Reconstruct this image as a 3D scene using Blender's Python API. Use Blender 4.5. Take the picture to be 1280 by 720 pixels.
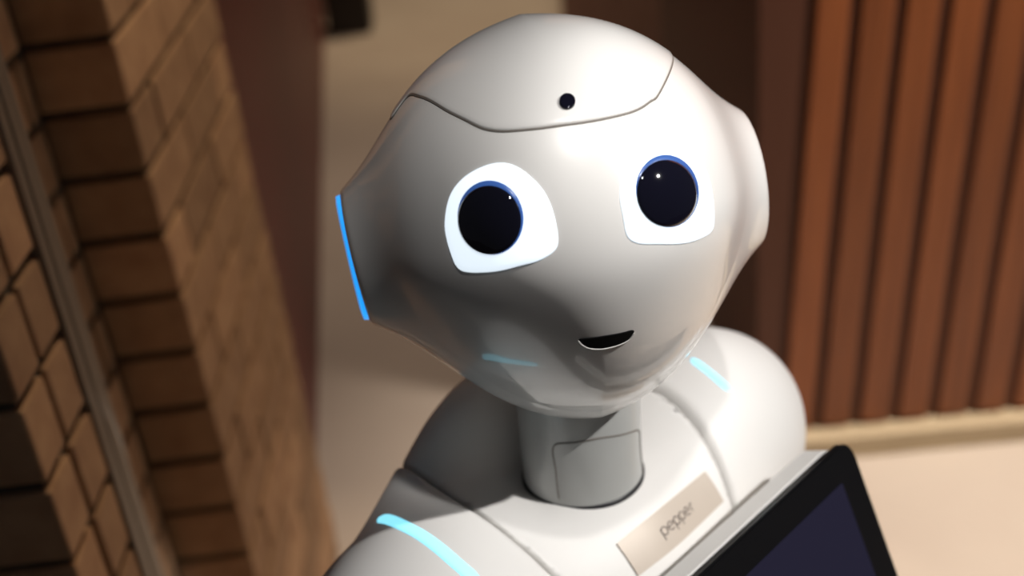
import bpy, bmesh, math, random
import numpy as np
from mathutils import Vector, Matrix, Euler

# ------------------------------------------------------------------ clear
for o in list(bpy.data.objects):
    bpy.data.objects.remove(o)
scene = bpy.context.scene
COL = scene.collection
random.seed(4)

# ------------------------------------------------------------------ camera
F = 1600.0                                   # focal length in pixels of a 1280 px wide frame
PITCH, ROLL = math.radians(27.5), math.radians(5.5)
CP = np.array([0.0, 0.0, 1.376])
FW = np.array([0.0, math.cos(PITCH), -math.sin(PITCH)])
_r0 = np.array([1.0, 0, 0]); _u0 = np.cross(_r0, FW)
RT = math.cos(ROLL) * _r0 - math.sin(ROLL) * _u0
UP = np.cross(RT, FW)
cam_d = bpy.data.cameras.new('camera')
cam_d.sensor_width = 36.0
cam_d.lens = 36.0 * F / 1280.0
cam_d.clip_start = 0.02
cam_d.dof.use_dof = True
cam_d.dof.focus_distance = 0.63
cam_d.dof.aperture_fstop = 4.4
cam = bpy.data.objects.new('camera', cam_d)
cam.matrix_world = Matrix(((RT[0], UP[0], -FW[0], CP[0]), (RT[1], UP[1], -FW[1], CP[1]),
                           (RT[2], UP[2], -FW[2], CP[2]), (0, 0, 0, 1)))
COL.objects.link(cam)
scene.camera = cam

# ------------------------------------------------------------------ light and exposure
world = bpy.data.worlds.new('room_ambience')
scene.world = world
world.use_nodes = True
bg = world.node_tree.nodes['Background']
bg.inputs[0].default_value = (0.96, 0.95, 1.0, 1)
bg.inputs[1].default_value = 0.027
vs = scene.view_settings
vs.view_transform = 'Standard'
vs.look = 'None'
vs.gamma = 1
vs.exposure = 0.0
vs.use_curve_mapping = False


def spot(name, loc, target, energy, color, size_deg, blend, radius):
    l = bpy.data.lights.new(name, 'SPOT')
    l.energy = energy; l.color = color
    l.spot_size = math.radians(size_deg); l.spot_blend = blend
    l.shadow_soft_size = radius
    o = bpy.data.objects.new(name, l)
    o.location = loc
    o.rotation_euler = (Vector(target) - Vector(loc)).to_track_quat('-Z', 'Y').to_euler()
    COL.objects.link(o)
    return o


# ceiling downlights of the lobby, and two spots added as fill
spot('key_downlight', (1.125, 0.141, 2.126), (0.12, 0.61, 0.99), 114, (1.0, 0.965, 0.93), 16.5, 0.2, 0.02)
spot('overhead_downlight', (0.25, -0.05, 2.70), (0.045, 0.62, 1.15), 62, (1.0, 0.965, 0.93), 8.8, 0.3, 0.05)
spot('floor_downlight', (1.25, 1.45, 2.7), (1.15, 1.6, 0.0), 430, (1.0, 0.89, 0.78), 68, 0.8, 0.05)
spot('corridor_fill', (-0.05, 2.75, 2.7), (-0.05, 2.75, 0.0), 60, (1.0, 0.82, 0.66), 70, 0.9, 0.05)  # added fill: evens out the left floor where the slatted block shades it
spot('back_wall_fill', (0.25, 3.75, 2.7), (0.25, 4.2, 0.0), 45, (1.0, 0.80, 0.60), 80, 0.8, 0.05)  # added fill: brightens the brown back wall and the floor before it
spot('far_downlight', (0.05, 5.1, 2.7), (0.05, 5.1, 0.0), 120, (1.0, 0.78, 0.52), 60, 0.9, 0.05)
spot('brick_downlight', (0.12, 1.75, 2.3), (-0.36, 1.28, 0.7), 40, (1.0, 0.77, 0.52), 43, 0.5, 0.05)


# ------------------------------------------------------------------ materials
def mat(name, color, rough=0.5, coat=0.0, metal=0.0, emit=None, estr=0.0, spec=0.5):
    m = bpy.data.materials.new(name)
    m.use_nodes = True
    b = m.node_tree.nodes['Principled BSDF']
    b.inputs['Base Color'].default_value = (*color, 1)
    b.inputs['Roughness'].default_value = rough
    b.inputs['Metallic'].default_value = metal
    b.inputs['Coat Weight'].default_value = coat
    b.inputs['Coat Roughness'].default_value = 0.04
    b.inputs['Specular IOR Level'].default_value = spec
    if emit:
        b.inputs['Emission Color'].default_value = (*emit, 1)
        b.inputs['Emission Strength'].default_value = estr
    return m


def noise_mat(name, c1, c2, scale, rough=0.6, stretch=(1, 1, 1), bump=0.0, detail=6, per_object=0.0, coat=0.0):
    m = mat(name, c1, rough, coat)
    nt = m.node_tree; N = nt.nodes; L = nt.links
    b = N['Principled BSDF']
    tc = N.new('ShaderNodeTexCoord'); mp = N.new('ShaderNodeMapping')
    mp.inputs['Scale'].default_value = stretch
    L.new(tc.outputs['Object'], mp.inputs['Vector'])
    nz = N.new('ShaderNodeTexNoise')
    nz.inputs['Scale'].default_value = scale; nz.inputs['Detail'].default_value = detail
    src = mp.outputs['Vector']
    oi = N.new('ShaderNodeObjectInfo')
    if per_object:
        va = N.new('ShaderNodeVectorMath'); va.operation = 'ADD'
        sc = N.new('ShaderNodeMath'); sc.operation = 'MULTIPLY'; sc.inputs[1].default_value = 37.0
        L.new(oi.outputs['Random'], sc.inputs[0])
        L.new(src, va.inputs[0]); L.new(sc.outputs[0], va.inputs[1]); src = va.outputs[0]
    L.new(src, nz.inputs['Vector'])
    rp = N.new('ShaderNodeValToRGB')
    rp.color_ramp.elements[0].position = 0.3; rp.color_ramp.elements[0].color = (*c1, 1)
    rp.color_ramp.elements[1].position = 0.7; rp.color_ramp.elements[1].color = (*c2, 1)
    L.new(nz.outputs['Fac'], rp.inputs['Fac'])
    out = rp.outputs['Color']
    if per_object:
        hs = N.new('ShaderNodeHueSaturation')
        mr = N.new('ShaderNodeMapRange')
        mr.inputs['To Min'].default_value = 1 - per_object; mr.inputs['To Max'].default_value = 1 + per_object
        L.new(oi.outputs['Random'], mr.inputs['Value']); L.new(mr.outputs['Result'], hs.inputs['Value'])
        L.new(out, hs.inputs['Color']); out = hs.outputs['Color']
    L.new(out, b.inputs['Base Color'])
    if bump:
        bp = N.new('ShaderNodeBump'); bp.inputs['Strength'].default_value = bump
        bp.inputs['Distance'].default_value = 0.003
        L.new(nz.outputs['Fac'], bp.inputs['Height']); L.new(bp.outputs['Normal'], b.inputs['Normal'])
    return m


M = {
    'white': mat('glossy_white_plastic', (0.78, 0.77, 0.75), 0.32, 0.8),
    'satin': mat('satin_white_plastic', (0.80, 0.79, 0.77), 0.55, 0.08),
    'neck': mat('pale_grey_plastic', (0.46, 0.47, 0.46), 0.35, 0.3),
    'gap': mat('dark_gap', (0.17, 0.15, 0.13), 0.6),
    'black': mat('black_rubber', (0.012, 0.012, 0.014), 0.4),
    'mouth': mat('matt_black_mouth', (0.003, 0.003, 0.003), 0.8, spec=0.1),
    'lens': mat('black_lens_glass', (0.004, 0.004, 0.010), 0.04, 1.0),
    'eye': mat('lit_white_eye', (0.8, 0.9, 1.0), 0.3, 0.3, emit=(0.80, 0.91, 1.0), estr=0.92),
    'iris': mat('blue_lit_iris', (0.03, 0.08, 0.25), 0.3, 0.3, emit=(0.04, 0.12, 0.42), estr=0.5),
    'led': mat('blue_led', (0.1, 0.5, 0.9), 0.3, emit=(0.015, 0.36, 1.0), estr=1.0),
    'led_pale': mat('pale_blue_led', (0.4, 0.8, 0.95), 0.3, emit=(0.25, 0.80, 1.0), estr=1.0),
    'bezel': mat('black_bezel_glass', (0.005, 0.005, 0.006), 0.3, 0.0, spec=0.3),
    'screen': mat('dark_screen', (0.01, 0.01, 0.02), 0.08, 0.3, emit=(0.016, 0.013, 0.030), estr=0.5),
    'badge': mat('champagne_badge_metal', (0.56, 0.49, 0.42), 0.5, 0.0, metal=0.1),
    'ink': mat('grey_print', (0.12, 0.10, 0.09), 0.5),
    'floor': noise_mat('beige_floor_tiles', (0.51, 0.43, 0.36), (0.57, 0.49, 0.41), 3.0, 0.45),
    'brick': noise_mat('tan_brick', (0.36, 0.21, 0.12), (0.49, 0.31, 0.18), 30, 0.85, bump=0.4, per_object=0.25),
    'mortar': noise_mat('dark_mortar', (0.07, 0.055, 0.04), (0.11, 0.09, 0.065), 60, 0.95, bump=0.5),
    'slat': noise_mat('mahogany_slat', (0.18, 0.052, 0.016), (0.26, 0.080, 0.025), 5, 0.42, (12, 12, 0.8), per_object=0.18),
    'slat_back': mat('dark_mahogany_backing', (0.085, 0.026, 0.011), 0.6),
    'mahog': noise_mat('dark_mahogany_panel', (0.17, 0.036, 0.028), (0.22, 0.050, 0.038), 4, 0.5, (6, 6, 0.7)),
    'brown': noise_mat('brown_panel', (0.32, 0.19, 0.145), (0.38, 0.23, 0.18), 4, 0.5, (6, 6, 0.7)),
    'base': noise_mat('tan_stone_skirting', (0.46, 0.36, 0.23), (0.54, 0.43, 0.28), 12, 0.5),
    'alu': mat('brushed_aluminium', (0.26, 0.22, 0.18), 0.45, metal=0.4),
    'slot': mat('dark_slot', (0.02, 0.016, 0.012), 0.7),
    'blackbox': mat('black_painted_box', (0.012, 0.009, 0.009), 0.55),
}


# ------------------------------------------------------------------ mesh helpers
def link(name, me, m, parent=None, smooth=True):
    if m is not None:
        me.materials.append(M[m])
    if smooth:
        me.polygons.foreach_set('use_smooth', [True] * len(me.polygons))
    o = bpy.data.objects.new(name, me)
    COL.objects.link(o)
    if parent is not None:
        o.parent = parent
    return o


def mesh(name, verts, faces):
    me = bpy.data.meshes.new(name)
    me.from_pydata([tuple(map(float, v)) for v in verts], [], [tuple(map(int, f)) for f in faces])
    me.update()
    return me


def box_bm(bm, lo, hi, bev=0.0):
    c = [(a + b) / 2 for a, b in zip(lo, hi)]; s = [b - a for a, b in zip(lo, hi)]
    t = bmesh.new()
    bmesh.ops.create_cube(t, size=1.0)
    bmesh.ops.scale(t, vec=s, verts=t.verts)
    if bev:
        bmesh.ops.bevel(t, geom=t.edges[:], offset=bev, segments=2, affect='EDGES', profile=0.5)
    bmesh.ops.translate(t, vec=c, verts=t.verts)
    me = bpy.data.meshes.new('t'); t.to_mesh(me); t.free()
    bm.from_mesh(me); bpy.data.meshes.remove(me)


def box(name, lo, hi, m, parent=None, bev=0.0):
    bm = bmesh.new(); box_bm(bm, lo, hi, bev)
    me = bpy.data.meshes.new(name); bm.to_mesh(me); bm.free()
    return link(name, me, m, parent, smooth=False)


def empty(name, loc=(0, 0, 0)):
    o = bpy.data.objects.new(name, None)
    o.location = loc
    o.empty_display_size = 0.1
    COL.objects.link(o)
    return o


def tag(o, label=None, cat=None, group=None, kind=None):
    for k, v in (('label', label), ('category', cat), ('group', group), ('kind', kind)):
        if v:
            o[k] = v
    return o


def nets(f, lo, hi, res):
    """surface nets: mesh of f(p) = 0 inside the box lo..hi"""
    ax = [np.arange(lo[i], hi[i] + res, res) for i in range(3)]
    G = np.stack(np.meshgrid(*ax, indexing='ij'), -1)
    V = f(G.reshape(-1, 3)).reshape(G.shape[:3])
    n = np.array(V.shape)
    S = V < 0
    cs = np.zeros(n - 1, int)
    for i in (0, 1):
        for j in (0, 1):
            for k in (0, 1):
                cs += S[i:n[0] - 1 + i, j:n[1] - 1 + j, k:n[2] - 1 + k]
    act = (cs > 0) & (cs < 8)
    idx = -np.ones(n - 1, int)
    cells = np.argwhere(act)
    idx[act] = np.arange(len(cells))
    P = (cells + 0.5) * res + np.array([a[0] for a in ax])
    e = res * 0.05
    for _ in range(4):                        # pull the vertices onto the surface
        g = np.stack([f(P + e * d) - f(P - e * d) for d in np.eye(3)], -1) / (2 * e)
        st = (f(P) / np.maximum((g * g).sum(-1), 1e-6))[:, None] * g
        ln = np.linalg.norm(st, axis=1, keepdims=True)
        P = P - st * np.minimum(1, res * 0.6 / np.maximum(ln, 1e-9))
    mid = (cells + 0.5) * res + np.array([a[0] for a in ax])
    P = np.clip(P, mid - 0.65 * res, mid + 0.65 * res)
    faces = []
    for a in range(3):
        b, c = (a + 1) % 3, (a + 2) % 3
        sl0 = [slice(1, -1)] * 3; sl1 = [slice(1, -1)] * 3
        sl0[a] = slice(0, -1); sl1[a] = slice(1, None)
        A = S[tuple(sl0)]; B = S[tuple(sl1)]
        ed = np.argwhere(A != B)
        full = ed.copy(); full[:, b] += 1; full[:, c] += 1
        s = A[tuple(ed.T)]
        def cid(db, dc):
            q = full.copy(); q[:, b] += db; q[:, c] += dc
            return idx[tuple(q.T)]
        q = np.stack([cid(-1, -1), cid(0, -1), cid(0, 0), cid(-1, 0)], -1)
        q[~s] = q[~s][:, ::-1]
        faces.append(q)
    faces = np.concatenate(faces)
    return P, faces[(faces >= 0).all(1)]


def fine_normals(o, f, s=1):
    """smooth vertex normals from the shape function itself (s = -1 for a mirrored copy)"""
    me = o.data
    P = np.empty(len(me.vertices) * 3); me.vertices.foreach_get('co', P)
    P = P.reshape(-1, 3) * np.array([s, 1, 1])
    e = 4e-4
    g = np.stack([f(P + e * d) - f(P - e * d) for d in np.eye(3)], -1)
    g = g / np.maximum(np.linalg.norm(g, axis=1, keepdims=True), 1e-9) * np.array([s, 1, 1])
    me.normals_split_custom_set_from_vertices(g.tolist())


def ell(p, c, r):
    c = np.array(c); r = np.array(r)
    q = p - c
    k0 = np.linalg.norm(q / r, axis=-1); k1 = np.linalg.norm(q / (r * r), axis=-1) + 1e-9
    return k0 * (k0 - 1) / k1


def smin(a, b, k):
    h = np.clip(0.5 + 0.5 * (b - a) / k, 0, 1)
    return b * (1 - h) + a * h - k * h * (1 - h)


def capsule(q, a, b, r0, r1=None):
    a = np.array(a, float); b = np.array(b, float); ab = b - a
    h = np.clip(((q - a) @ ab) / (ab @ ab), 0, 1)
    return np.linalg.norm(q - a - h[..., None] * ab, axis=-1) - (r0 + ((r1 if r1 is not None else r0) - r0) * h)


def pix_ray(x, y):
    d = FW + RT * (x - 640) / F - UP * (y - 360) / F
    return d / np.linalg.norm(d)


# ================================================================== SETTING
floor = box('floor', (-4, -1.5, -0.1), (4, 8, 0), 'floor')
tag(floor, 'pale beige stone floor of the lobby', None, kind='structure')

# --- brick wall on the left: recessed wall with projecting piers
WX, LEAN = -0.357, math.radians(1.8)
wall_left = empty('wall_left', (0, 0, 0))
tag(wall_left, 'tan brick wall with stepped piers and a metal door frame', None, kind='structure')
CH, JT = 0.072, 0.009


def mortar_box(lo, hi):
    return lo, hi


bm = bmesh.new()
REC = 0.006
for lo, hi in (((-0.9, 0.80, -0.02), (WX, 0.915, 2.2)),       # near pier
               ((-0.9, 0.90, -0.02), (WX - 0.088, 1.26, 2.2)),  # recess
               ((-0.9, 1.25, -0.02), (WX, 1.74, 2.2))):        # far pier
    box_bm(bm, (lo[0], lo[1] + REC, lo[2]), (hi[0] - REC, hi[1] - REC, hi[2]))
me = bpy.data.meshes.new('mortar'); bm.to_mesh(me); bm.free()
mortar = link('mortar', me, 'mortar', wall_left, smooth=False)
_brick_mesh = {}


def brick(x0, x1, y0, y1, k):
    h = CH - JT
    key = (round(x1 - x0, 3), round(y1 - y0, 3))
    if key not in _brick_mesh:
        b = bmesh.new()
        box_bm(b, (-key[0] / 2, -key[1] / 2, -h / 2), (key[0] / 2, key[1] / 2, h / 2), 0.0025)
        mm = bpy.data.meshes.new('brick'); b.to_mesh(mm); b.free()
        mm.materials.append(M['brick'])
        _brick_mesh[key] = mm
    o = bpy.data.objects.new('brick', _brick_mesh[key])
    COL.objects.link(o); o.parent = wall_left
    j = random.uniform(-0.0012, 0.0012)
    o.location = ((x0 + x1) / 2 + j, (y0 + y1) / 2 + random.uniform(-0.001, 0.001), 0.048 + CH * (k - 0.5))
    return o


for k in range(0, 30):
    # far pier: corner bricks alternate, then stretchers along the lit side
    ys = [1.25, 1.3475, 1.5475, 1.74] if k % 2 else [1.25, 1.4475, 1.6475, 1.74]
    for a, b_ in zip(ys[:-1], ys[1:]):
        brick(WX - 0.092, WX, a, b_ - (JT if b_ < 1.74 else 0), k)
    # recess
    ys = [0.97, 1.08, 1.18, 1.245] if k % 2 else [0.97, 1.03, 1.13, 1.215, 1.245]
    for a, b_ in zip(ys[:-1], ys[1:]):
        brick(WX - 0.088 - 0.09, WX - 0.088, a, b_ - JT, k)
    # near pier
    ys = [0.80, 0.862, 0.915]
    for a, b_ in zip(ys[:-1], ys[1:]):
        brick(WX - 0.2, WX, a, b_ - (JT if b_ < 0.91 else 0), k)
    brick(WX - 0.42, WX - 0.2 - JT, 0.80, 0.90, k)
# aluminium door frame between the piers
fr = [((WX - 0.03, 0.915, 0.0), (WX + 0.004, 0.929, 2.2), 'alu'),
      ((WX - 0.03, 0.929, 0.0), (WX + 0.001, 0.936, 2.2), 'slot'),
      ((WX - 0.03, 0.936, 0.0), (WX + 0.003, 0.948, 2.2), 'alu'),
      ((WX - 0.03, 0.948, 0.0), (WX - 0.001, 0.956, 2.2), 'slot'),
      ((WX - 0.03, 0.956, 0.0), (WX + 0.000, 0.968, 2.2), 'alu')]
for i, (lo, hi, m_) in enumerate(fr):
    o = box('door_frame_rail' if m_ == 'alu' else 'door_frame_slot', lo, hi, m_, wall_left, 0.0015 if m_ == 'alu' else 0)
wall_left.rotation_euler = (0, -LEAN, 0)
wall_left.location = (0.7 * math.sin(LEAN), 0, 0)

# --- dark mahogany wall behind the brick pier
wp = bmesh.new()
pts = [(-0.375, 1.70), (-0.66, 5.3), (-1.6, 5.3), (-1.6, 1.745), (-0.375, 1.745)]
pts = [(-0.378, 1.75), (-0.665, 5.3), (-1.6, 5.3), (-1.6, 1.75)]
vb = [wp.verts.new((x, y, 0)) for x, y in pts]; vt = [wp.verts.new((x, y, 2.6)) for x, y in pts]
n_ = len(pts)
for i in range(n_):
    wp.faces.new((vb[i], vb[(i + 1) % n_], vt[(i + 1) % n_], vt[i]))
wp.faces.new(vt); wp.faces.new(vb[::-1])
bmesh.ops.recalc_face_normals(wp, faces=wp.faces)
me = bpy.data.meshes.new('wall_side'); wp.to_mesh(me); wp.free()
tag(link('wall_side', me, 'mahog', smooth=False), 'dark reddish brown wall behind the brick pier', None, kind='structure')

# --- slatted mahogany wall on the right
wall_right = box('wall_right', (0.415, 1.905, 0.0), (2.6, 3.0, 2.5), 'slat_back')
tag(wall_right, 'mahogany slatted wall at the right', None, kind='structure')
SP, SW = 0.0695, 0.051
bm = bmesh.new()
box_bm(bm, (-SW / 2, -0.005, 0), (SW / 2, 0.005, 2.44), 0.003)
sm = bpy.data.meshes.new('slat'); bm.to_mesh(sm); bm.free(); sm.materials.append(M['slat'])
for i in range(28):
    o = bpy.data.objects.new('slat', sm); COL.objects.link(o); o.parent = wall_right
    o.location = (0.458 + SW / 2 + SP * i, 1.8995, 0.05)
    o.rotation_euler = (0, math.radians(3.2), 0)
tag(box('baseboard_right', (0.40, 1.862, 0.0), (2.6, 1.905, 0.045), 'base', None, 0.003),
    'tan stone skirting under the slatted wall', None, kind='structure')

# --- brown panelled wall far behind
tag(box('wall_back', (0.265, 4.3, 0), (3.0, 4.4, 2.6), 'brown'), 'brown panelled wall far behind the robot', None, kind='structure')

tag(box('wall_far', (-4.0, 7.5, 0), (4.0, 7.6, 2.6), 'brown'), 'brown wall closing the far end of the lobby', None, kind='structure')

# --- black box on the far floor
bx = empty('floor_box', (-0.53, 4.97, 0))
box('box_body', (-0.085, -0.085, 0.012), (0.085, 0.085, 0.42), 'blackbox', bx, 0.008)
box('box_lid', (-0.09, -0.09, 0.42), (0.09, 0.09, 0.44), 'blackbox', bx, 0.006)
box('box_plinth', (-0.075, -0.075, 0.0), (0.075, 0.075, 0.012), 'blackbox', bx)
tag(bx, 'black upright box standing on the far floor beside the dark wall', 'box')

# ================================================================== ROBOT
ROBOT = empty('humanoid_robot', (0.032, 0.640, 0.0))
tag(ROBOT, 'glossy white humanoid robot with big lit eyes and a chest tablet', 'robot')

# ---- head
HP = {'y1': -0.00234, 'z1': 0.02872, 'a1': 0.08979, 'b1': 0.10499, 'c1': 0.08343, 'y2': -0.03685, 'z2': -0.00822, 'a2': 0.07698, 'b2': 0.07911, 'c2': 0.09194, 'x0': 0.02983, 'r0': 0.07924, 'x1': 0.11355, 'r1': 0.03698, 'ye': 0.02079, 'ze': 0.00372, 'k12': 0.05433, 'ke': 0.03424, 'tilt': -0.08963, 'yaw': 0.08014, 'pit': 0.22664, 'rol': -0.07473, 'sh': 0.31057, 'zr': 0.004}
HC = np.array([0.02929, 0.63292, 1.07925])


def head_sdf(p):
    P = HP
    q = p.copy(); q[..., 0] = np.abs(q[..., 0])
    u = (P['zr'] - q[..., 2]) / 0.006
    w = np.where(u > 20, u, np.log1p(np.exp(np.minimum(u, 20)))) * 0.006 * np.clip((0.05 - q[..., 1]) / 0.1, 0, 1)
    q0 = q.copy()
    S_ = np.clip((P['zr'] + 0.015 - q[..., 2]) / 0.06, 0, 1); S_ = S_ * S_ * (3 - 2 * S_)
    # below the nose ridge the lower face leans back and has a rounded keel down its middle
    q[..., 1] = q[..., 1] - P['sh'] * w - 0.15 * (np.sqrt(q[..., 0] ** 2 + 0.020 ** 2) - 0.020) * S_ * np.clip((0.05 - q[..., 1]) / 0.1, 0, 1)
    d = smin(ell(q, (0, P['y1'], P['z1']), (P['a1'], P['b1'], P['c1'])),
             ell(q, (0, P['y2'], P['z2']), (P['a2'], P['b2'], P['c2'])), P['k12'])
    q = q0
    rr = np.hypot(q[..., 1] - P['ye'], q[..., 2] - P['ze'])
    sl = (P['r0'] - P['r1']) / (P['x1'] - P['x0'])
    dc = (rr - (P['r0'] - sl * (q[..., 0] - P['x0']))) / math.hypot(1, sl)
    dp = q[..., 0] + P['tilt'] * (q[..., 1] - P['ye']) - P['x1']
    de = -smin(-dc, -dp, 0.004)
    de = np.maximum(de, P['x0'] - 0.02 - q[..., 0])
    return smin(d, de, P['ke'])


def rot_zxy(a, b, c):
    Rz = np.array([[math.cos(a), -math.sin(a), 0], [math.sin(a), math.cos(a), 0], [0, 0, 1]])
    Rx = np.array([[1, 0, 0], [0, math.cos(b), math.sin(b)], [0, -math.sin(b), math.cos(b)]])
    Ry = np.array([[math.cos(c), 0, math.sin(c)], [0, 1, 0], [-math.sin(c), 0, math.cos(c)]])
    return Rz @ Rx @ Ry


HR = rot_zxy(HP['yaw'], HP['pit'], HP['rol'])


def trace(pts, sdf, origin, Rm):
    """points of a shell's surface under traced outline positions, in the shell's own frame"""
    o = (CP - origin) @ Rm
    d = np.array([pix_ray(*q) for q in pts]) @ Rm
    t = np.full(len(pts), 0.40)
    for _ in range(90):
        t = t + 0.55 * sdf(o + d * t[:, None])
    return o + d * t[:, None]


def grad(sdf, P, e=2e-4):
    g = np.stack([sdf(P + e * d) - sdf(P - e * d) for d in np.eye(3)], -1)
    return g / np.maximum(np.linalg.norm(g, axis=-1, keepdims=True), 1e-12)


def to_surf(sdf, P, n=8):
    for _ in range(n):
        P = P - sdf(P)[:, None] * grad(sdf, P) * 0.9
    return P


def resample(P, n, closed=True):
    P = np.asarray(P, float)
    Q = np.vstack([P, P[:1]]) if closed else P
    # Catmull-Rom, then even spacing
    m = len(P)
    out = []
    seg = m if closed else m - 1
    for i in range(seg):
        p0 = P[(i - 1) % m] if closed or i > 0 else P[0]
        p1, p2 = P[i], P[(i + 1) % m]
        p3 = P[(i + 2) % m] if closed or i + 2 < m else P[-1]
        for t in np.linspace(0, 1, 12, endpoint=False):
            out.append(0.5 * (2 * p1 + (p2 - p0) * t + (2 * p0 - 5 * p1 + 4 * p2 - p3) * t * t + (3 * p1 - p0 - 3 * p2 + p3) * t ** 3))
    out = np.array(out + ([out[0]] if closed else [P[-1]]))
    s = np.r_[0, np.cumsum(np.linalg.norm(np.diff(out, axis=0), axis=1))]
    u = np.linspace(0, s[-1], n, endpoint=not closed)
    return np.stack([np.interp(u, s, out[:, k]) for k in range(out.shape[1])], -1)


def patch(name, sdf, outline, m, parent, height=0.0006, rings=10, n=96, centre=None, dish=0.0, lip=0.0004):
    """inlay following the shell: closed outline (points on the shell) filled with rings, raised by height; lip goes down into the shell"""
    B = resample(outline, n)
    c = B.mean(0) if centre is None else np.asarray(centre)
    V = []; Fc = []
    prof = []
    for i in range(1, rings + 1):
        s = i / rings
        prof.append((s * 0.985 if i == rings else s * 0.985, height - dish * (1 - s * s)))
    prof += [(0.995, height * 0.7), (1.0, height * 0.1), (1.0, -lip)]
    c0 = to_surf(sdf, c[None])[0]
    V.append(c0 + grad(sdf, c0[None])[0] * (height - dish))
    for s, h in prof:
        Pn = to_surf(sdf, c + (B - c) * s)
        V.extend(Pn + grad(sdf, Pn) * h)
    for j in range(n):
        Fc.append((0, 1 + j, 1 + (j + 1) % n))
    for i in range(len(prof) - 1):
        a = 1 + i * n; b = a + n
        for j in range(n):
            Fc.append((a + j, b + j, b + (j + 1) % n, a + (j + 1) % n))
    me = mesh(name, V, Fc)
    o = link(name, me, m, parent)
    b_ = bmesh.new(); b_.from_mesh(me); bmesh.ops.recalc_face_normals(b_, faces=b_.faces)
    # outward test
    f0 = b_.faces[0]
    b_.faces.ensure_lookup_table()
    f0 = b_.faces[0]
    if f0.normal.dot(Vector(grad(sdf, c0[None])[0])) < 0:
        bmesh.ops.reverse_faces(b_, faces=b_.faces)
    b_.to_mesh(me); b_.free()
    return o


def ribbon(name, sdf, line, m, parent, width, height=0.0004, closed=False, n=120, taper=False):
    """raised strip laid on the shell along a line"""
    L_ = to_surf(sdf, resample(line, n, closed))
    nr = grad(sdf, L_)
    tg = np.gradient(L_, axis=0)
    if closed:
        tg = np.roll(L_, -1, 0) - np.roll(L_, 1, 0)
    tg /= np.maximum(np.linalg.norm(tg, axis=1, keepdims=True), 1e-9)
    sd = np.cross(nr, tg); sd /= np.linalg.norm(sd, axis=1, keepdims=True)
    w = np.full(n, width / 2)
    if not closed:
        s = np.linspace(-1, 1, n)
        e = np.sqrt(np.clip(1 - np.clip((np.abs(s) - (1 - 2 * width / max(1e-6, np.linalg.norm(np.diff(L_, axis=0), axis=1).sum()))) /
                                    (2 * width / max(1e-6, np.linalg.norm(np.diff(L_, axis=0), axis=1).sum())), 0, 1) ** 2, 0.0004, 1))
        w = w * (np.sqrt(np.clip(1 - s * s, 0.01, 1)) if taper else e)
    prof = [(-1, -0.0015), (-1, 0.0), (-0.8, height * 0.8), (-0.4, height), (0.4, height), (0.8, height * 0.8), (1, 0.0), (1, -0.0015)]
    V = []
    for a, h in prof:
        Q = to_surf(sdf, L_ + sd * (w * a)[:, None], 3)
        V.extend(Q + nr * h)
    Fc = []
    k = len(prof)
    for i in range(k - 1):
        for j in range(n if closed else n - 1):
            j2 = (j + 1) % n
            Fc.append((i * n + j, (i + 1) * n + j, (i + 1) * n + j2, i * n + j2))
    return link(name, mesh(name, V, Fc), m, parent)


V, Fc = nets(head_sdf, (-0.13, -0.15, -0.13), (0.13, 0.13, 0.14), 0.0024)
head = link('head', mesh('head', V, Fc), 'white', ROBOT)
fine_normals(head, head_sdf)
head['label'] = 'smooth white head with ridged lower face and conical ears'
head.matrix_world = Matrix.LocRotScale(Vector(HC - np.array(ROBOT.location)), Matrix(HR.tolist()).to_quaternion(), None)


def hp(pts):
    return trace(pts, head_sdf, HC, HR)


# forehead panel, traced seam in front, closed over the back of the skull
front = [(510, 121), (525, 121), (540, 127), (560, 139), (580, 149), (600, 159), (615, 163), (635, 164), (670, 161),
         (700, 157), (730, 153), (762, 147), (792, 139), (812, 127), (827, 110)]
fl = hp(front)
backp = [(0.074, 0.0, 0.085), (0.070, 0.035, 0.088), (0.045, 0.07, 0.075), (0.0, 0.085, 0.068), (-0.045, 0.07, 0.075), (-0.070, 0.035, 0.088), (-0.078, -0.005, 0.078)]
outline = np.vstack([fl, to_surf(head_sdf, np.array(backp), 30)])
fp = patch('forehead_panel', head_sdf, outline, 'white', head, 0.0009, rings=40, n=220, centre=(0, 0.0, 0.11), lip=0.002)
ribbon('panel_gap', head_sdf, outline, 'gap', head, 0.0015, 0.0004, closed=True, n=260)

# eyes
eyeL = [(617, 204.5), (640, 206), (662, 220), (680, 240), (691, 265), (697, 295), (694, 312), (675, 325), (650, 332), (620, 339), (585, 340),
        (572, 334), (564, 317), (557, 290), (557, 270), (562, 247), (572, 230), (590, 215)]
eyeR = [(827, 176), (850, 180), (870, 192), (882, 212), (889, 237), (892, 265), (890, 287), (877, 297), (855, 304), (820, 305), (797, 304),
        (784, 295), (779, 272), (775, 247), (777, 222), (787, 197), (805, 182)]


def oval(cx, cy, a, b, rot, n=28):
    r = math.radians(rot)
    return [(cx + a * math.cos(t) * math.cos(r) - b * math.sin(t) * math.sin(r), cy + a * math.cos(t) * math.sin(r) + b * math.sin(t) * math.cos(r))
            for t in np.linspace(0, 2 * math.pi, n, endpoint=False)]


for ol, iris, pup in ((eyeL, (614, 272, 41, 46.5, -8), (613, 275, 39.5, 43, -8)), (eyeR, (833, 239, 39, 45.5, -10), (832, 242, 37.5, 42, -10))):
    e = patch('eye', head_sdf, hp(ol), 'eye', head, 0.0006, rings=8, n=90)
    patch('iris', head_sdf, hp(oval(*iris)), 'iris', head, 0.0010, rings=6, n=64)
    patch('pupil', head_sdf, hp(oval(*pup)), 'lens', head, 0.0013, rings=10, n=64, dish=-0.0022)

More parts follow.
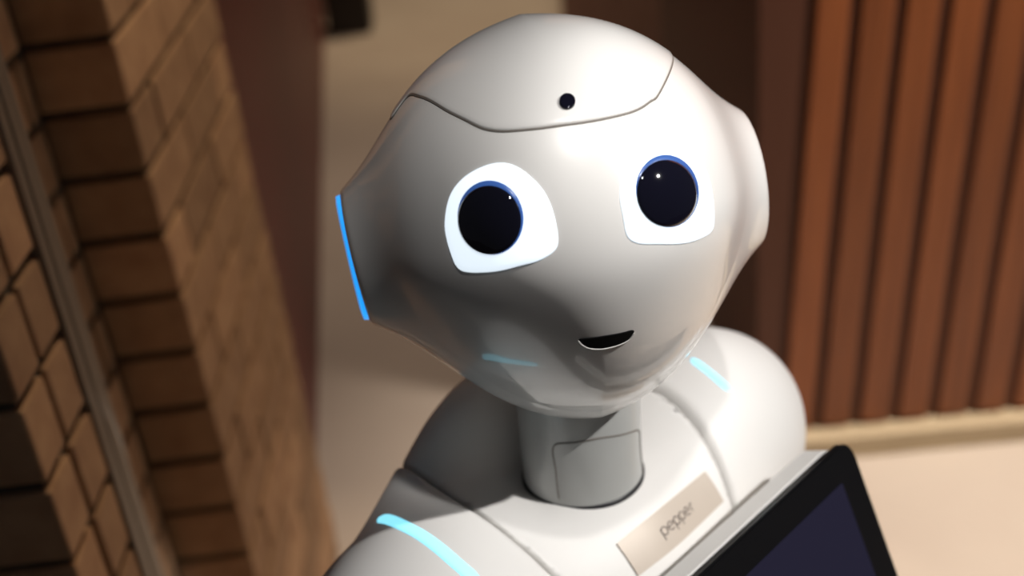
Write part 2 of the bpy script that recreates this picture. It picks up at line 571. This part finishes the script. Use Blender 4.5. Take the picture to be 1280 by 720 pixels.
# mouth and forehead camera
mouth = [(723, 425), (728, 423), (755, 419.5), (780, 415), (790, 412.5), (792.5, 415), (786, 424), (775, 430), (755, 435.5), (737, 435), (727, 430)]
ribbon('mouth_rim', head_sdf, hp(mouth[5:] + mouth[:1]), 'white', head, 0.0010, 0.0007, n=80)
patch('mouth', head_sdf, hp(mouth), 'mouth', head, 0.0004, rings=5, n=80)
patch('forehead_camera', head_sdf, hp(oval(709, 129, 10, 9.6, 0, 20)), 'lens', head, 0.0019, rings=4, n=40)

# ears: recessed speaker disc with a blue light ring
for s in (-1, 1):
    t = np.linspace(0, 2 * math.pi, 72, endpoint=False)
    cs, sn = np.cos(t), np.sin(t)
    P = HP

    def ringpts(r, dx):
        yy = P['ye'] + r * cs; zz = P['ze'] + r * sn
        return np.stack([s * (P['x1'] - P['tilt'] * (yy - P['ye']) + dx), yy, zz], -1)

    def rev(name, prof, m):
        Vv = []; Ff = []
        for r, dx in prof:
            Vv.extend(ringpts(r, dx))
        k = 72
        for i in range(len(prof) - 1):
            for j in range(k):
                q = (i * k + j, i * k + (j + 1) % k, (i + 1) * k + (j + 1) % k, (i + 1) * k + j)
                Ff.append(q if s < 0 else q[::-1])
        return link(name, mesh(name, Vv, Ff), m, head)
    rr = P['r1']
    pr = 0.0032 if s < 0 else 0.0017
    rev('ear_light', [(rr - 0.0016, -0.004), (rr - 0.0014, 0.0002), (rr - 0.0020, pr - 0.0005), (rr - 0.0055, pr), (rr - 0.0065, pr - 0.001), (rr - 0.0065, -0.003)], 'led')
    rev('ear_disc', [(rr - 0.0065, -0.002), (rr - 0.008, 0.0006), (rr * 0.5, 0.0008), (0.0002, 0.0008)], 'white')

# ---- body
BN = np.array([0.03245, 0.64040, 0.91174])           # neck base
BETA = 0.79
BP = {'cy': -0.0184, 'cz': -0.1678, 'ca': 0.1208, 'cb': 0.0842, 'cc': 0.1711, 'yy': 0.0669, 'yz': -0.0298, 'ya': 0.0963, 'yb': 0.034, 'yc': 0.0844, 'kt': 0.0369, 'sx': 0.1248, 'sy': 0.0099, 'sz': -0.0523, 'sa': 0.0904, 'sb': 0.0716, 'sc': 0.0759, 'ex': 0.1677, 'ey': -0.0099, 'ez': -0.2999, 'er': 0.0461, 'ks': 0.0488, 'ka': 0.0356}
BR = rot_zxy(BETA, 0, 0)
BODY_M = Matrix.LocRotScale(Vector(BN - np.array(ROBOT.location)), Matrix(BR.tolist()).to_quaternion(), None)


def body_sdf(p):
    P = BP
    q = p.copy(); q[..., 0] = np.abs(q[..., 0])
    d = smin(ell(q, (0, P['cy'], P['cz']), (P['ca'], P['cb'], P['cc'])), ell(q, (0, P['yy'], P['yz']), (P['ya'], P['yb'], P['yc'])), P['kt'])
    a = (P['sx'], P['sy'], P['sz'])
    sh = smin(ell(q, a, (P['sa'], P['sb'], P['sc'])), capsule(q, a, (P['ex'], P['ey'], P['ez']), P['er']), P['ka'])
    return smin(d, sh, P['ks'])


def seam_x(p):
    z = np.clip(p[..., 2], -0.08, 0.06)
    return 0.0764 - 0.0797 * p[..., 1] + 0.3655 * z + 1.5504 * z * z


def torso_sdf(p):                                   # chest and back panel between the shoulder seams
    return -smin(-body_sdf(p), seam_x(p) - 0.0008 - np.abs(p[..., 0]), 0.004)


def core_sdf(p):                                    # inner body seen at the bottom of the seams
    return body_sdf(p) + 0.005


def shell_sdf(p):                                   # shoulder and upper arm shell
    return -smin(-(body_sdf(p) - 0.0015), p[..., 0] - seam_x(p) - 0.0008, 0.004)


LO, HI = (-0.24, -0.13, -0.38), (0.24, 0.13, 0.1)
V, Fc = nets(torso_sdf, LO, HI, 0.0035)
torso = link('torso', mesh('torso', V, Fc), 'satin', ROBOT)
torso.matrix_basis = BODY_M
fine_normals(torso, torso_sdf)
V, Fc = nets(core_sdf, LO, HI, 0.006)
core = link('inner_body', mesh('inner_body', V, Fc), 'satin', torso)
V, Fc = nets(shell_sdf, (0.02, -0.13, -0.38), HI, 0.0035)
for s in (1, -1):
    Vs = V * np.array([s, 1, 1])
    a = link('shoulder_shell', mesh('shoulder_shell', Vs, Fc if s > 0 else Fc[:, ::-1]), 'satin', ROBOT)
    a.matrix_basis = BODY_M
    fine_normals(a, shell_sdf, s)
    f_ = (lambda q: shell_sdf(q * np.array([s, 1, 1])))
    if s > 0:
        line = [(864, 449), (880, 460), (896, 473), (912, 488)]; wdt = 0.0055
    else:
        line = [(474, 648), (500, 655), (525, 668), (550, 686), (572, 705), (600, 730)]; wdt = 0.008
    ribbon('shoulder_light', f_, trace(line, f_, BN, BR), 'led_pale', a, wdt, 0.0008, n=60)

    def lower(q):
        d = capsule(q, (0.157, -0.007, -0.315), (0.165, -0.03, -0.49), 0.034, 0.026)
        d = smin(d, ell(q, (0.165, -0.035, -0.545), (0.016, 0.036, 0.045)), 0.02)
        for k in range(4):
            y = -0.062 + 0.018 * k
            d = smin(d, capsule(q, (0.165, y, -0.575), (0.158, y - 0.004, -0.625 - (0.008 if k in (1, 2) else 0)), 0.008, 0.0065), 0.006)
        return smin(d, capsule(q, (0.16, -0.065, -0.535), (0.15, -0.088, -0.575), 0.009, 0.007), 0.008)
    Vl, Fl = nets(lower, (0.1, -0.13, -0.66), (0.23, 0.06, -0.26), 0.004)
    fa = link('forearm', mesh('forearm', Vl * np.array([s, 1, 1]), Fl if s > 0 else Fl[:, ::-1]), 'satin', ROBOT)
    fa.matrix_basis = BODY_M


def lathe(name, prof, m, parent, n=64, sx=1.0, sy=1.0):
    Vv = []; Ff = []
    for r, z, oy in prof:
        for j in range(n):
            t = 2 * math.pi * j / n
            Vv.append((r * sx * math.cos(t), oy + r * sy * math.sin(t), z))
    for i in range(len(prof) - 1):
        for j in range(n):
            Ff.append((i * n + j, i * n + (j + 1) % n, (i + 1) * n + (j + 1) % n, (i + 1) * n + j))
    Ff.append(tuple(range(n))[::-1]); k = (len(prof) - 1) * n
    Ff.append(tuple(k + j for j in range(n)))
    return link(name, mesh(name, Vv, Ff), m, parent)


# neck
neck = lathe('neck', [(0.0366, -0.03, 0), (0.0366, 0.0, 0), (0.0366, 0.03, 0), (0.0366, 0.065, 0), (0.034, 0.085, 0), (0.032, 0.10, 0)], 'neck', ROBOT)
neck.matrix_basis = BODY_M
lathe('neck_ring', [(0.030, -0.012, 0), (0.0376, -0.012, 0), (0.0376, 0.0008, 0), (0.0368, 0.0018, 0), (0.030, 0.002, 0)], 'black', neck)


def neck_sdf(q):
    return np.hypot(q[..., 0], q[..., 1]) - 0.0366


def npts(l):
    return trace(l, neck_sdf, BN, BR)


ribbon('neck_panel_seam', neck_sdf, npts([(699, 624), (697, 612), (695, 590), (692, 558), (720, 553), (760, 546), (798, 538), (800, 560), (803, 590), (804, 598)]), 'gap', neck, 0.0009, 0.0004, n=140)

# lower body: hips, leg and wheeled base under the frame
hip = lathe('hip', [(0.055, -0.40, 0), (0.062, -0.36, 0), (0.064, -0.32, 0), (0.06, -0.28, 0)], 'satin', ROBOT, sy=0.8); hip.matrix_basis = BODY_M
leg = lathe('leg', [(0.150, -0.845, 0.0), (0.135, -0.80, 0), (0.105, -0.70, 0), (0.085, -0.60, 0), (0.080, -0.52, 0), (0.085, -0.46, 0), (0.075, -0.42, 0), (0.05, -0.39, 0)], 'satin', ROBOT, sy=0.85)
leg.matrix_basis = BODY_M
bs_ = lathe('wheel_base', [(0.17, -0.9117, 0.0), (0.20, -0.90, 0), (0.205, -0.87, 0), (0.19, -0.845, 0), (0.15, -0.835, 0)], 'satin', ROBOT)
bs_.matrix_basis = BODY_M

# ---- chest tablet
lx = BR @ np.array([1.0, 0, 0]); fx = BR @ np.array([0, -1.0, 0]); zx = np.array([0, 0, 1.0])
TW, TH, TT = 0.25, 0.178, 0.006
d_ = pix_ray(1062, 546)
t_ = ((BN - CP) @ lx + TW / 2) / (d_ @ lx)
PC = CP + t_ * d_
tau = 0.40
uu = -fx * math.sin(tau) + zx * math.cos(tau)
nn = np.cross(lx, uu)
TO = PC - lx * TW / 2 - uu * TH / 2                   # tablet centre
TM = Matrix(((lx[0], uu[0], nn[0], TO[0] - ROBOT.location[0]), (lx[1], uu[1], nn[1], TO[1] - ROBOT.location[1]), (lx[2], uu[2], nn[2], TO[2] - ROBOT.location[2]), (0, 0, 0, 1)))


def rslab(name, w, h, r, z0, z1, m, parent, bev=0.001):
    b = bmesh.new()
    vs_ = []
    for cx, cy, a0 in ((w / 2 - r, h / 2 - r, 0), (-w / 2 + r, h / 2 - r, 90), (-w / 2 + r, -h / 2 + r, 180), (w / 2 - r, -h / 2 + r, 270)):
        for k in range(9):
            a = math.radians(a0 + 90 * k / 8)
            vs_.append(b.verts.new((cx + r * math.cos(a), cy + r * math.sin(a), z0)))
    f = b.faces.new(vs_)
    ex = bmesh.ops.extrude_face_region(b, geom=[f])
    tv = [v for v in ex['geom'] if isinstance(v, bmesh.types.BMVert)]
    bmesh.ops.translate(b, verts=tv, vec=(0, 0, z1 - z0))
    bmesh.ops.recalc_face_normals(b, faces=b.faces)
    if bev:
        es = [e for e in b.edges if abs(e.calc_face_angle(0)) > 1.0]
        bmesh.ops.bevel(b, geom=es, offset=bev, segments=2, affect='EDGES')
    me_ = bpy.data.meshes.new(name); b.to_mesh(me_); b.free()
    return link(name, me_, m, parent, smooth=False)


tab = rslab('tablet', TW, TH, 0.013, -TT, 0.0, 'bezel', ROBOT, 0.0012)
tab.matrix_basis = TM
rslab('tablet_screen', TW - 0.044, TH - 0.040, 0.001, -0.001, 0.0003, 'screen', tab, 0)
rslab('tablet_back_shell', TW - 0.006, TH - 0.004, 0.014, -TT - 0.027, -TT, 'satin', tab, 0.006)
mount = rslab('tablet_mount', 0.10, 0.06, 0.02, -0.08, -TT - 0.027, 'satin', tab, 0.004)
mount.location = (0, -0.045, 0)

# ---- badge on the chest
BC = [(770, 680), (880, 590), (903, 627), (797, 720)]
def badge_pt(u, v):
    """bilinear position on the chest for badge coordinates u, v in 0..1"""
    return (bpts[0] * (1 - u) + bpts[1] * u) * (1 - v) + (bpts[3] * (1 - u) + bpts[2] * u) * v


bpts = trace(BC, body_sdf, BN, BR)


def badge_grid(us, vs2, h):
    P_ = np.array([badge_pt(u, v) for v in vs2 for u in us])
    P_ = to_surf(body_sdf, P_)
    return P_ + grad(body_sdf, P_) * h


NU, NV = 24, 10
us, vs2 = np.linspace(0, 1, NU), np.linspace(0, 1, NV)
top = badge_grid(us, vs2, 0.0012); bot = badge_grid(us, vs2, -0.002)
V = np.vstack([top, bot]); Fc = []
for j in range(NV - 1):
    for i in range(NU - 1):
        q = (j * NU + i, j * NU + i + 1, (j + 1) * NU + i + 1, (j + 1) * NU + i)
        Fc.append(q[::-1])
rim = [i for i in range(NU)] + [j * NU + NU - 1 for j in range(1, NV)] + [(NV - 1) * NU + i for i in range(NU - 2, -1, -1)] + [j * NU for j in range(NV - 2, 0, -1)]
for a_, b_ in zip(rim, rim[1:] + rim[:1]):
    Fc.append((a_, b_, b_ + NU * NV, a_ + NU * NV))
badge = link('name_badge', mesh('name_badge', V, Fc), 'badge', ROBOT, smooth=False)
badge.matrix_basis = BODY_M
badge['label'] = 'champagne name badge printed with the robot name'


# lettering: thin rounded strokes
def arc(cx, cy, r, a0, a1, n=18):
    return [(cx + r * math.cos(math.radians(a0 + (a1 - a0) * i / n)), cy + r * math.sin(math.radians(a0 + (a1 - a0) * i / n))) for i in range(n + 1)]


def letter(ch):
    if ch == 'p':
        return [arc(0, 0, 1, 0, 360), [(-1, 0.9), (-1, -2.0)]], 2.6
    if ch == 'e':
        return [[(-0.95, 0.05), (0.95, 0.05)] + arc(0, 0, 1, 3, 310)], 2.6
    return [[(-0.6, 1.0), (-0.6, -1.0)], arc(0.35, 0.05, 0.95, 180, 80)], 1.8


x = 0.0
strokes = []
for ch in 'pepper':
    st, adv = letter(ch)
    for s_ in st:
        strokes.append([(px_ + x, py_) for px_, py_ in s_])
    x += adv
bw = np.linalg.norm(bpts[1] - bpts[0]); bh = np.linalg.norm(bpts[3] - bpts[0])
sc_ = bw * 0.38 / x
V = []; Fc = []
for s_ in strokes:
    q = np.array(s_); q[:, 0] -= x / 2 - 1.3
    tg = np.gradient(q, axis=0); tg /= np.linalg.norm(tg, axis=1, keepdims=True)
    nr = np.stack([-tg[:, 1], tg[:, 0]], -1) * 0.14
    b0 = len(V)
    for a_, n2 in zip(q, nr):
        for sg in (1, -1):
            pt = (a_ + sg * n2) * sc_
            V.append(badge_pt(0.50 + pt[0] / bw, 0.50 - pt[1] / bh))
    for i in range(len(q) - 1):
        Fc.append((b0 + 2 * i, b0 + 2 * i + 1, b0 + 2 * i + 3, b0 + 2 * i + 2))
V = to_surf(body_sdf, np.array(V)); V = V + grad(body_sdf, V) * 0.0015
link('badge_lettering', mesh('badge_lettering', V, Fc), 'ink', badge, smooth=False)
